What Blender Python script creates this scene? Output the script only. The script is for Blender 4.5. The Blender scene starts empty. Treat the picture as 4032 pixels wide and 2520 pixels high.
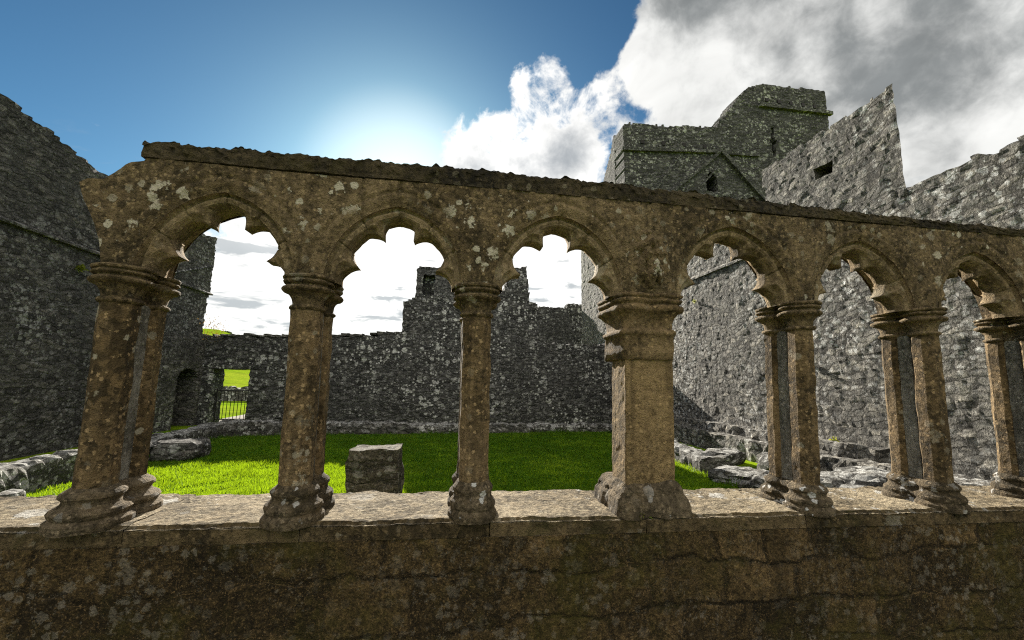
import bpy, math, random
import numpy as np
from mathutils import Vector, Matrix, noise
rnd = random.Random(7)
sc = bpy.context.scene
col = sc.collection
R_ = math.radians

# ------------------------------------------------------------------ helpers
def link(name, verts, faces, mat=None, parent=None, smooth=False):
    me = bpy.data.meshes.new(name)
    me.from_pydata([tuple(v) for v in verts], [], [tuple(f) for f in faces])
    me.update()
    if mat is not None:
        me.materials.append(mat)
    if smooth:
        me.polygons.foreach_set('use_smooth', [True] * len(me.polygons))
    o = bpy.data.objects.new(name, me)
    col.objects.link(o)
    if parent is not None:
        o.parent = parent
    return o

def tag(o, label=None, cat=None, group=None, kind=None):
    if label: o['label'] = label
    if cat: o['category'] = cat
    if group: o['group'] = group
    if kind: o['kind'] = kind
    return o

def thing(name, loc, label, cat, group=None):
    o = bpy.data.objects.new(name, None)
    o.empty_display_size = 0.1
    o.location = loc
    col.objects.link(o)
    return tag(o, label, cat, group)

def fbm(p, s, octv=3):
    v = Vector((p[0] * s, p[1] * s, p[2] * s)); a = 1.0; t = 0.0
    for _ in range(octv):
        t += a * noise.noise(v); v = v * 2.03 + Vector((3.1, 1.7, 5.3)); a *= 0.5
    return t

def wobble(verts, amp, s, off=(0, 0, 0), octv=3):
    out = []
    for v in verts:
        p = (v[0] + off[0], v[1] + off[1], v[2] + off[2])
        q = (p[0] + 31.7, p[1] - 12.1, p[2] + 8.3); w = (p[0] - 17.3, p[1] + 40.2, p[2] - 5.9)
        out.append((v[0] + amp * fbm(p, s, octv), v[1] + amp * fbm(q, s, octv), v[2] + amp * fbm(w, s, octv)))
    return out

def interp(xs, ys, x):
    return float(np.interp(x, xs, ys))

def slab(name, inside, u0, u1, v0, v1, step, thick, place, mat, parent=None, jit=0.35, seed=0, layers=1, relief=0.0, rs=(3.2, 8.0)):
    """A standing wall: the cells of a u-v grid where inside(u, v) holds, given a thickness; broken edges follow the cells."""
    nu = int(round((u1 - u0) / step)); nv = int(round((v1 - v0) / step))
    su = (u1 - u0) / nu; sv = (v1 - v0) / nv
    m = np.zeros((nu + 2, nv + 2), bool)
    for i in range(nu):
        for j in range(nv):
            m[i + 1, j + 1] = inside(u0 + (i + .5) * su, v0 + (j + .5) * sv)
    idx = {}; verts = []; faces = []
    def V(i, j, k):
        q = (i, j, k)
        if q not in idx:
            u = u0 + i * su; v = v0 + j * sv
            n1 = noise.noise(Vector((u * 7.1 + seed, v * 7.3, 0.5))); n2 = noise.noise(Vector((u * 6.7, v * 7.9, 9.5 + seed)))
            n3 = fbm((u, v, seed + k * 5), 3.2, 3)
            rl = 0.0
            if relief and k == 0:
                uu = u + .06 * noise.noise(Vector((u * 2.3, v * 2.3, seed))) ; vv = v + .025 * noise.noise(Vector((u * 1.9, v * 3.1, seed + 4)))
                dd, pp = noise.voronoi(Vector((uu * rs[0], vv * rs[1], seed)))
                rl = relief * (-(.35 + .65 * noise.cell(pp[0] * 5.1 + Vector((.5, .5, .5)))) * min(1, (dd[1] - dd[0]) * 3.2) + .5 * fbm((u, v, seed), 9, 2))
            idx[q] = len(verts)
            verts.append(place(u + n1 * step * jit * 2, v + n2 * step * jit * 2, thick * k / layers + (n3 * .012 if k in (0, layers) else 0) + rl))
        return idx[q]
    for i in range(nu):
        for j in range(nv):
            if not m[i + 1, j + 1]: continue
            faces.append((V(i, j, 0), V(i + 1, j, 0), V(i + 1, j + 1, 0), V(i, j + 1, 0)))
            faces.append((V(i, j + 1, layers), V(i + 1, j + 1, layers), V(i + 1, j, layers), V(i, j, layers)))
            for di, dj, a, b in ((-1, 0, (i, j + 1), (i, j)), (1, 0, (i + 1, j), (i + 1, j + 1)), (0, -1, (i, j), (i + 1, j)), (0, 1, (i + 1, j + 1), (i, j + 1))):
                if not m[i + 1 + di, j + 1 + dj]:
                    for k in range(layers):
                        faces.append((V(a[0], a[1], k), V(a[0], a[1], k + 1), V(b[0], b[1], k + 1), V(b[0], b[1], k)))
    return link(name, verts, faces, mat, parent)

def loft(rings, cap=True):
    """Closed rings of equal length stacked into a solid."""
    n = len(rings[0]); verts = [p for r in rings for p in r]; faces = []
    for k in range(len(rings) - 1):
        for i in range(n):
            a = k * n + i; b = k * n + (i + 1) % n
            faces.append((a, b, b + n, a + n))
    if cap:
        faces.append(tuple(range(n))[::-1]); faces.append(tuple(range((len(rings) - 1) * n, len(rings) * n)))
    return verts, faces

def box_grid(x0, x1, y0, y1, z0, z1, s):
    """A box with its faces cut into cells of about s."""
    verts = []; faces = []; idx = {}
    n = [max(1, int(round((b - a) / s))) for a, b in ((x0, x1), (y0, y1), (z0, z1))]
    lo = (x0, y0, z0); hi = (x1, y1, z1)
    def V(*q):
        if q not in idx:
            idx[q] = len(verts); verts.append(tuple(lo[a] + (hi[a] - lo[a]) * q[a] / n[a] for a in range(3)))
        return idx[q]
    for a in range(3):
        b, c = (a + 1) % 3, (a + 2) % 3
        for side in (0, n[a]):
            for i in range(n[b]):
                for j in range(n[c]):
                    def P(ii, jj):
                        q = [0, 0, 0]; q[a] = side; q[b] = ii; q[c] = jj; return V(*q)
                    f = (P(i, j), P(i + 1, j), P(i + 1, j + 1), P(i, j + 1))
                    faces.append(f if side else f[::-1])
    return verts, faces

# ------------------------------------------------------------------ materials
class NT:
    def __init__(self, tree):
        self.t = tree; self.L = tree.links
    def n(self, typ, **kw):
        o = self.t.nodes.new(typ)
        for k, v in kw.items():
            setattr(o, k, v)
        return o
    def put(self, sock, v):
        if isinstance(v, bpy.types.NodeSocket): self.L.new(v, sock)
        elif v is not None:
            if sock.type == 'RGBA' and len(v) == 3: v = (*v, 1)
            sock.default_value = v
    def math(self, op, a, b=None, c=None, clamp=False):
        o = self.n('ShaderNodeMath', operation=op, use_clamp=clamp)
        for s, v in zip(o.inputs, (a, b, c)): self.put(s, v)
        return o.outputs[0]
    def vmath(self, op, a, b=None, out=0):
        o = self.n('ShaderNodeVectorMath', operation=op)
        self.put(o.inputs[0], a)
        if b is not None: self.put(o.inputs[1], b)
        return o.outputs[out]
    def mix(self, f, a, b, mode='MIX'):
        o = self.n('ShaderNodeMix', data_type='RGBA', blend_type=mode)
        self.put(o.inputs[0], f); self.put(o.inputs[6], a); self.put(o.inputs[7], b)
        return o.outputs[2]
    def step(self, x, lo, hi):
        o = self.n('ShaderNodeMapRange', interpolation_type='SMOOTHSTEP')
        self.put(o.inputs[0], x); self.put(o.inputs[1], lo); self.put(o.inputs[2], hi)
        return o.outputs[0]
    def noise(self, vec, scale, detail=4, rough=.55, dist=0.0, col=False):
        o = self.n('ShaderNodeTexNoise')
        self.put(o.inputs['Vector'], vec)
        o.inputs['Scale'].default_value = scale; o.inputs['Detail'].default_value = detail
        o.inputs['Roughness'].default_value = rough; o.inputs['Distortion'].default_value = dist
        return o.outputs['Color' if col else 'Fac']
    def vor(self, vec, scale, feature='F1', rand=1.0):
        o = self.n('ShaderNodeTexVoronoi', feature=feature)
        self.put(o.inputs['Vector'], vec); o.inputs['Scale'].default_value = scale; o.inputs['Randomness'].default_value = rand
        return o

def new_mat(name):
    m = bpy.data.materials.new(name); m.use_nodes = True
    m.node_tree.nodes.clear()
    g = NT(m.node_tree)
    out = g.n('ShaderNodeOutputMaterial'); b = g.n('ShaderNodeBsdfPrincipled')
    g.L.new(b.outputs[0], out.inputs[0])
    b.inputs['Roughness'].default_value = .95
    b.inputs['Specular IOR Level'].default_value = .25
    return m, g, b, out

def coords(g, jitter=True):
    tc = g.n('ShaderNodeTexCoord').outputs['Object']
    if jitter:
        oi = g.n('ShaderNodeObjectInfo').outputs['Random']
        tc = g.vmath('ADD', tc, g.vmath('SCALE', (0, 0, 0), None)) if False else g.vmath('ADD', tc, g.vmath('MULTIPLY', g.n('ShaderNodeCombineXYZ').outputs[0], (0, 0, 0)))
        c = g.n('ShaderNodeCombineXYZ'); g.put(c.inputs[0], g.math('MULTIPLY', oi, 37.0)); g.put(c.inputs[2], g.math('MULTIPLY', oi, 11.0))
        tc = g.vmath('ADD', tc, c.outputs[0])
    return tc

def spots(g, vec, scale, size, keep, ragged=.35, nscale=None):
    """Round ragged lichen spots: a mask from 0 to 1."""
    v = g.vor(vec, scale)
    d = g.math('ADD', v.outputs['Distance'], g.math('MULTIPLY', g.math('SUBTRACT', g.noise(vec, nscale or scale * 3.2, 5, .65), .5), ragged))
    sep = g.n('ShaderNodeSeparateColor'); g.put(sep.inputs[0], v.outputs['Color'])
    sz = g.math('MULTIPLY', g.math('ADD', sep.outputs[1], .35), size)
    m = g.math('LESS_THAN', d, sz) if False else g.step(g.math('SUBTRACT', sz, d), 0.0, .06)
    return g.math('MULTIPLY', m, g.math('GREATER_THAN', sep.outputs[0], 1 - keep))

def rubble(name, dark, mid, light, lichen, l_amt, scale=(4.2, 4.2, 10), bump=.03, moss=None, moss_amt=0.0, joint=(.03, .028, .025), spot=1.0, jw=.06, crust=0.0, stone_amt=1.0, fine=1.0, jn_amt=.22, brick=None, warp=.085, jamt=.8):
    m, g, b, out = new_mat(name)
    tc = coords(g)
    def scl(v, k):
        o = g.n('ShaderNodeVectorMath', operation='SCALE'); g.put(o.inputs[0], v); o.inputs[3].default_value = k; return o.outputs[0]
    w1 = scl(g.vmath('SUBTRACT', g.noise(tc, 2.7, 2, .5, col=True), (.5, .5, .5)), .22)
    w2 = scl(g.vmath('SUBTRACT', g.noise(tc, 14, 4, .65, col=True), (.5, .5, .5)), warp)
    sv = g.vmath('MULTIPLY', g.vmath('ADD', g.vmath('ADD', tc, w1), w2), scale)
    e = g.vor(sv, 1.0, 'DISTANCE_TO_EDGE', .85).outputs['Distance']
    c = g.vor(sv, 1.0, 'F1', .85)
    sep = g.n('ShaderNodeSeparateColor'); g.put(sep.inputs[0], c.outputs['Color'])
    ctone, crand, cbump = sep.outputs[0], sep.outputs[1], sep.outputs[2]
    if brick:
        w3 = g.vmath('ADD', tc, g.vmath('ADD', scl(g.vmath('SUBTRACT', g.noise(tc, 2.1, 2, .5, col=True), (.5, .5, .5)), .20), scl(g.vmath('SUBTRACT', g.noise(tc, 17, 4, .65, col=True), (.5, .5, .5)), .05)))
        sx = g.n('ShaderNodeSeparateXYZ'); g.put(sx.inputs[0], w3); cx = g.n('ShaderNodeCombineXYZ'); g.put(cx.inputs[0], sx.outputs[0]); g.put(cx.inputs[1], sx.outputs[2])
        bt = g.n('ShaderNodeTexBrick', offset=.41, offset_frequency=2, squash=.72, squash_frequency=3)
        g.put(bt.inputs['Vector'], cx.outputs[0]); g.put(bt.inputs['Color1'], (0, 0, 0)); g.put(bt.inputs['Color2'], (1, 1, 1)); g.put(bt.inputs['Mortar'], (.3, .3, .3))
        bt.inputs['Scale'].default_value = 1.0; bt.inputs['Mortar Size'].default_value = .022; bt.inputs['Mortar Smooth'].default_value = 1.0
        bt.inputs['Brick Width'].default_value = brick[0]; bt.inputs['Row Height'].default_value = brick[1]
        e = g.math('MULTIPLY', g.math('SUBTRACT', 1.0, bt.outputs['Fac']), .16)
        bs = g.n('ShaderNodeSeparateColor'); g.put(bs.inputs[0], bt.outputs['Color'])
        ctone = bs.outputs[0]; crand = g.math('FRACT', g.math('MULTIPLY', ctone, 7.3)); cbump = g.math('FRACT', g.math('MULTIPLY', ctone, 3.7))
    n1 = g.noise(tc, 6, 6, .7); n2 = g.noise(tc, 34 * fine, 6, .72); n3 = g.noise(tc, .6, 4, .6); n4 = g.noise(tc, 90 * fine, 3, .6)
    tone = g.math('ADD', g.math('MULTIPLY', ctone, .35 * stone_amt), g.math('ADD', g.math('MULTIPLY', n1, .45), g.math('MULTIPLY', n2, .55)))
    col_ = g.mix(g.step(tone, .42, .92), dark, mid)
    col_ = g.mix(g.math('MULTIPLY', g.math('MULTIPLY', g.math('GREATER_THAN', crand, .75), g.step(n1, .35, .65)), stone_amt), col_, light)
    col_ = g.mix(g.math('MULTIPLY', g.step(n2, .58, .36), .55), col_, tuple(x * .4 for x in dark))
    jn = g.math('ADD', e, g.math('MULTIPLY', g.math('SUBTRACT', n2, .5), jn_amt))
    col_ = g.mix(g.math('MULTIPLY', g.step(jn, jw, -.01), jamt), col_, joint)
    col_ = g.mix(g.math('MULTIPLY', g.step(n4, .52, .40), .45), col_, tuple(x * .4 for x in dark))
    col_ = g.mix(g.math('MULTIPLY', g.step(n4, .56, .68), .5), col_, tuple(min(1, x * 1.35) for x in light))
    stk = g.noise(g.vmath('MULTIPLY', tc, (1, 1, .12)), 2.6, 4, .6)
    col_ = g.mix(g.math('MULTIPLY', g.step(stk, .52, .68), .45), col_, dark)
    area = g.step(n3, .36, .62)
    s1 = g.math('MULTIPLY', spots(g, tc, 12 * spot, .42, .5, 1.25, 45 * spot), g.math('ADD', g.math('MULTIPLY', area, .92), .08))
    s2 = g.math('MULTIPLY', spots(g, tc, 5.0 * spot, .36, .5, 1.2, 24 * spot), area)
    s3 = g.math('MULTIPLY', g.step(g.noise(tc, 19 * spot, 6, .75), .56, .63), g.step(g.noise(tc, 3.3, 4, .6), .45, .6))
    lm = g.math('MAXIMUM', g.math('MAXIMUM', s1, s2), g.math('MULTIPLY', s3, .85))
    if crust:
        nz = g.n('ShaderNodeSeparateXYZ'); g.put(nz.inputs[0], g.n('ShaderNodeNewGeometry').outputs['True Normal'])
        cr = g.math('MULTIPLY', g.step(nz.outputs[2], .15, .6), g.step(n1, .56, .42))
        lm = g.math('MAXIMUM', lm, g.math('MULTIPLY', cr, crust))
    lm = g.math('MULTIPLY', lm, l_amt)
    col_ = g.mix(lm, col_, g.mix(g.step(n2, .3, .7), tuple(x * .6 for x in lichen), lichen))
    if moss:
        mm = g.math('MULTIPLY', g.step(g.noise(tc, 2.3, 6, .75), .46, .66), moss_amt)
        col_ = g.mix(mm, col_, g.mix(n2, tuple(x * .4 for x in moss), tuple(x * 1.5 for x in moss)))
    g.put(b.inputs['Base Color'], col_)
    h = g.math('ADD', g.math('MULTIPLY', g.step(jn, 0.0, .2), .9 * stone_amt), g.math('ADD', g.math('MULTIPLY', n2, 1.0), g.math('MULTIPLY', g.math('ADD', g.math('MULTIPLY', cbump, stone_amt), g.math('MULTIPLY', n1, 1.3)), .6)))
    h = g.math('ADD', h, g.math('MULTIPLY', n4, .25))
    bp = g.n('ShaderNodeBump'); bp.inputs['Strength'].default_value = 1.0; bp.inputs['Distance'].default_value = bump
    g.put(bp.inputs['Height'], h); g.put(b.inputs['Normal'], bp.outputs[0])
    return m

def carved(name, dark, mid, light, lichen, l_amt, grain=.006, speck=.3, stain=.5, moss=None, moss_amt=0.0, big=5.5, colonies=()):
    """Weathered cut limestone: blotches, fine speckle, crusts of lichen, rough grain."""
    m, g, b, out = new_mat(name)
    tc = coords(g)
    n0 = g.noise(tc, 1.6, 4, .55); n1 = g.noise(tc, 7, 6, .65); n2 = g.noise(tc, 42, 5, .7); n3 = g.noise(tc, 150, 3, .6)
    blot = g.vor(g.vmath('ADD', tc, g.vmath('MULTIPLY', g.vmath('SUBTRACT', g.noise(tc, 40, 3, .6, col=True), (.5, .5, .5)), (.02, .02, .02))), 34).outputs['Color']
    bs = g.n('ShaderNodeSeparateColor'); g.put(bs.inputs[0], blot)
    c = g.mix(g.step(g.math('ADD', g.math('MULTIPLY', n1, .75), g.math('MULTIPLY', bs.outputs[0], .28)), .36, .80), dark, mid)
    c = g.mix(g.math('MULTIPLY', g.step(g.math('ADD', g.math('MULTIPLY', n0, .5), g.math('MULTIPLY', n2, .5)), .42, .62), .8), c, light)
    c = g.mix(g.math('MULTIPLY', g.step(g.noise(tc, 3.1, 5, .7), .52, .7), stain), c, dark)
    c = g.mix(g.math('MULTIPLY', g.step(n3, .56, .72), .7), c, tuple(x * .35 for x in dark))
    stk = g.noise(g.vmath('MULTIPLY', tc, (1, 1, .10)), 13, 4, .6)
    c = g.mix(g.math('MULTIPLY', g.step(stk, .50, .66), .5), c, tuple(x * .7 for x in dark))
    c = g.mix(g.math('MULTIPLY', spots(g, tc, 52, .36, .35, 1.2), speck * .7), c, tuple(min(1, x * 1.9) for x in light))
    ar = g.step(g.noise(tc, 1.25, 3, .5), .46, .62)
    for cx, cz, cr in colonies:
        o = g.vmath('MULTIPLY', g.vmath('SUBTRACT', g.n('ShaderNodeTexCoord').outputs['Object'], (cx, 0, cz)), (1, 0, 1))
        ar = g.math('MAXIMUM', ar, g.step(g.vmath('LENGTH', o, out=1), cr, cr * .5))
    s1 = g.math('MULTIPLY', spots(g, tc, big, .33, .5, 1.0, big * 4), ar); s2 = g.math('MULTIPLY', spots(g, tc, 19, .30, .35, .8), g.math('ADD', g.math('MULTIPLY', ar, .8), .2))
    lm = g.math('MULTIPLY', g.math('MAXIMUM', s1, s2), l_amt)
    c = g.mix(lm, c, g.mix(n2, lichen, tuple(x * .55 for x in lichen)))
    if moss:
        c = g.mix(g.math('MULTIPLY', g.step(g.noise(tc, 2.7, 6, .72), .48, .66), moss_amt), c, moss)
    g.put(b.inputs['Base Color'], c)
    n5 = g.noise(tc, 85, 4, .7)
    c = g.mix(g.math('MULTIPLY', g.step(n2, .52, .40), .55), c, tuple(x * .4 for x in dark))
    c = g.mix(g.math('MULTIPLY', g.step(n5, .50, .40), .5), c, tuple(x * .4 for x in dark))
    c = g.mix(g.math('MULTIPLY', g.step(n5, .55, .68), .55), c, tuple(min(1, x * 1.5) for x in light))
    h = g.math('ADD', g.math('MULTIPLY', n2, 1.6), g.math('ADD', g.math('MULTIPLY', n3, .8), g.math('MULTIPLY', n1, 1.2)))
    h = g.math('ADD', h, g.math('MULTIPLY', lm, .25))
    bp = g.n('ShaderNodeBump'); bp.inputs['Strength'].default_value = 1.0; bp.inputs['Distance'].default_value = grain
    g.put(bp.inputs['Height'], h); g.put(b.inputs['Normal'], bp.outputs[0])
    return m

def plain(name, c1, c2, scale, rough=.9, bump=0.0, metal=0.0):
    m, g, b, out = new_mat(name)
    tc = coords(g, False)
    n = g.noise(tc, scale, 5, .65)
    g.put(b.inputs['Base Color'], g.mix(g.step(n, .3, .7), c1, c2))
    b.inputs['Roughness'].default_value = rough; b.inputs['Metallic'].default_value = metal
    if bump:
        bp = g.n('ShaderNodeBump'); bp.inputs['Distance'].default_value = bump; bp.inputs['Strength'].default_value = 1
        g.put(bp.inputs['Height'], n); g.put(b.inputs['Normal'], bp.outputs[0])
    return m

def leafy(name, c1, c2, scale, trans=.5, tcol=(.5, .6, .03)):
    m, g, b, out = new_mat(name)
    tc = coords(g, False)
    n = g.noise(tc, scale, 4, .7)
    c = g.mix(g.step(n, .3, .7), c1, c2)
    n9 = g.noise(tc, scale * .35, 5, .7)
    c = g.mix(g.math('MULTIPLY', g.step(n9, .5, .66), .6), c, (c2[0] * 1.5, c2[1] * 1.05, c2[2] * 2.5))
    g.put(b.inputs['Base Color'], c)
    b.inputs['Roughness'].default_value = .6
    t = g.n('ShaderNodeBsdfTranslucent'); g.put(t.inputs[0], g.mix(g.step(n, .3, .7), tuple(x * .7 for x in tcol), tcol))
    mx = g.n('ShaderNodeMixShader'); mx.inputs[0].default_value = trans
    g.L.new(b.outputs[0], mx.inputs[1]); g.L.new(t.outputs[0], mx.inputs[2]); g.L.new(mx.outputs[0], out.inputs[0])
    return m

LICH = (.62, .62, .58)
M_ARC = carved('weathered_limestone', (.036, .027, .013), (.180, .128, .066), (.30, .22, .120), (.66, .60, .46), 1.0, .016, .5, .6, big=9, colonies=((-.78, .44, .12), (-.55, .46, .16), (-.40, .38, .1), (.12, .36, .18), (.38, .5, .12), (1.1, .2, .16), (-1.35, .35, .1)))
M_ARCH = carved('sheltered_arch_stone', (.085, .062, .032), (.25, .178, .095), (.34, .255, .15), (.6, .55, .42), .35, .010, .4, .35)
M_COLM = carved('column_limestone', (.042, .030, .014), (.190, .128, .060), (.29, .205, .108), (.60, .55, .42), .6, .012, .7, .4)
M_WEB = carved('grey_web_stone', (.075, .070, .058), (.22, .205, .17), (.32, .30, .26), (.6, .58, .52), .5, .012, .6, .4)
M_BASE = carved('lichened_base_stone', (.038, .030, .016), (.150, .110, .060), (.25, .195, .125), (.74, .73, .69), 1.0, .016, .5, .5, big=12)
M_PIER = carved('granular_pier_stone', (.10, .068, .030), (.30, .205, .095), (.39, .275, .135), (.5, .44, .3), .12, .020, .5, .2)
M_COPE = carved('mossy_coping_stone', (.020, .017, .012), (.085, .066, .036), (.15, .115, .06), (.5, .44, .3), .5, .035, .3, .5, (.075, .062, .010), .5)
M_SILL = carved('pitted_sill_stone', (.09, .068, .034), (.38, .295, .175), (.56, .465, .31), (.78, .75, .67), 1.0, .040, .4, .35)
M_SILLF_SHADE = carved('shaded_mossy_sill_edge', (.036, .027, .012), (.14, .10, .045), (.24, .175, .09), (.5, .46, .36), .5, .020, .3, .5, (.045, .045, .010), .6)  # mossy front edge, its colour also darkened for the shade there
M_PARA = rubble('mossy_parapet_masonry', (.030, .021, .007), (.160, .108, .042), (.28, .185, .08), (.58, .53, .42), .35, (2.3, 2.3, 4.6), .028, (.080, .072, .008), .55, (.010, .008, .003), 2.2, .075, stone_amt=.9, fine=1.3, jn_amt=.22, brick=(.38, .21), jamt=.5)
M_RUB = rubble('dark_rubble_masonry', (.030, .030, .030), (.115, .114, .110), (.20, .196, .185), (.74, .74, .70), 1.0, stone_amt=1.4)
M_RUBL = rubble('grey_brown_rubble_masonry', (.038, .036, .034), (.145, .138, .126), (.22, .205, .18), (.66, .66, .62), .6, stone_amt=1.4)
M_RUBR = rubble('pale_rubble_masonry', (.075, .07, .06), (.30, .285, .25), (.46, .43, .36), (.72, .72, .68), 1.0, (4.8, 4.8, 9.5), .040, joint=(.035, .032, .028), jw=.08, warp=.075, stone_amt=1.3)
M_LOW = rubble('lichened_low_wall', (.05, .05, .046), (.16, .15, .13), (.25, .24, .21), (.70, .70, .66), 1.0, (3.6, 3.6, 8), .04, crust=.62)
M_TOW = rubble('tower_masonry', (.042, .041, .042), (.128, .124, .124), (.20, .192, .185), (.6, .6, .55), .9, (2.6, 2.6, 6.4), .05, spot=.8)
M_BLOCK = rubble('stone_block', (.042, .037, .027), (.14, .118, .08), (.2, .17, .12), (.6, .58, .5), .6, (.8, .8, 9), .02, spot=1.3, crust=.5)
M_IRON_SHADE = plain('black_iron_and_hole_shade', (.012, .012, .013), (.03, .026, .022), 40, .55, .001, .6)  # gate iron; on the tower it is painted shade in the openings
M_GRASS = leafy('lawn_grass', (.036, .125, .005), (.085, .18, .008), 3.5, .55, (.27, .40, .008))
M_FERN = leafy('fern_leaves', (.06, .12, .012), (.14, .16, .02), 30, .45, (.40, .42, .02))
M_RUST = leafy('dry_ivy', (.16, .09, .03), (.10, .10, .02), 30, .3, (.35, .2, .03))
M_HEDGE = leafy('hedge_leaves', (.03, .05, .012), (.05, .075, .02), 3, .25, (.12, .16, .02))
M_TRUNK = plain('bark', (.05, .04, .03), (.09, .075, .06), 6, .95, .02)

def ground_mat():
    m, g, b, out = new_mat('turf_ground')
    tc = coords(g, False)
    n1 = g.noise(tc, .06, 5, .6); n2 = g.noise(tc, 1.1, 5, .65); n3 = g.noise(tc, 14, 4, .7)
    st = g.vmath('MULTIPLY', tc, (.05, .35, .35))
    b.inputs['Specular IOR Level'].default_value = 0
    c = g.mix(g.step(n2, .3, .7), (.11, .20, .008), (.20, .29, .012))
    c = g.mix(g.math('MULTIPLY', g.step(g.noise(st, 3, 5, .7), .5, .62), .6), c, (.05, .085, .012))
    c = g.mix(g.math('MULTIPLY', g.step(n1, .45, .65), .4), c, (.26, .28, .03))
    c = g.mix(g.math('MULTIPLY', g.step(n3, .45, .75), .35), c, (.03, .05, .01))
    g.put(b.inputs['Base Color'], c)
    bp = g.n('ShaderNodeBump'); bp.inputs['Distance'].default_value = .04; bp.inputs['Strength'].default_value = .8
    g.put(bp.inputs['Height'], g.math('ADD', n3, n2)); g.put(b.inputs['Normal'], bp.outputs[0])
    return m
M_GROUND = ground_mat()
M_PATH = plain('trodden_gravel', (.12, .105, .085), (.26, .23, .19), 22, .95, .02)

# ------------------------------------------------------------------ camera
F_, P_, RO_, YA_ = 960.0, R_(8.42), R_(0.905), R_(9.18)
CAM = Vector((0, -2.0, 1.6))
_h = Vector((math.cos(YA_), -math.sin(YA_), 0)); _fw = Vector((math.sin(YA_), math.cos(YA_), 0)); _z = Vector((0, 0, 1))
FWD = math.cos(P_) * _fw + math.sin(P_) * _z; _u = -math.sin(P_) * _fw + math.cos(P_) * _z
RIGHT = math.cos(RO_) * _h + math.sin(RO_) * _u; UP = -math.sin(RO_) * _h + math.cos(RO_) * _u
cd = bpy.data.cameras.new('camera'); cam = bpy.data.objects.new('camera', cd); col.objects.link(cam)
cd.sensor_width = 36; cd.lens = F_ / 2419 * 36; cd.clip_start = .05; cd.clip_end = 6000
cam.matrix_world = Matrix(((RIGHT.x, UP.x, -FWD.x, CAM.x), (RIGHT.y, UP.y, -FWD.y, CAM.y), (RIGHT.z, UP.z, -FWD.z, CAM.z), (0, 0, 0, 1)))
sc.camera = cam
def ray(px, py):
    return ((px - 1209.5) / F_ * RIGHT - (py - 756) / F_ * UP + FWD).normalized()

# ------------------------------------------------------------------ sun and sky
SUN_AZ, SUN_EL = R_(-7.0), R_(24.5)           # azimuth from +y towards +x
sd = Vector((math.sin(SUN_AZ) * math.cos(SUN_EL), math.cos(SUN_AZ) * math.cos(SUN_EL), math.sin(SUN_EL)))
ld = bpy.data.lights.new('sun', 'SUN'); ld.energy = 5.0; ld.angle = R_(.5); ld.color = (1, .93, .82)
lo = bpy.data.objects.new('sun', ld); col.objects.link(lo)
lo.rotation_euler = (-sd).to_track_quat('-Z', 'Y').to_euler()

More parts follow.
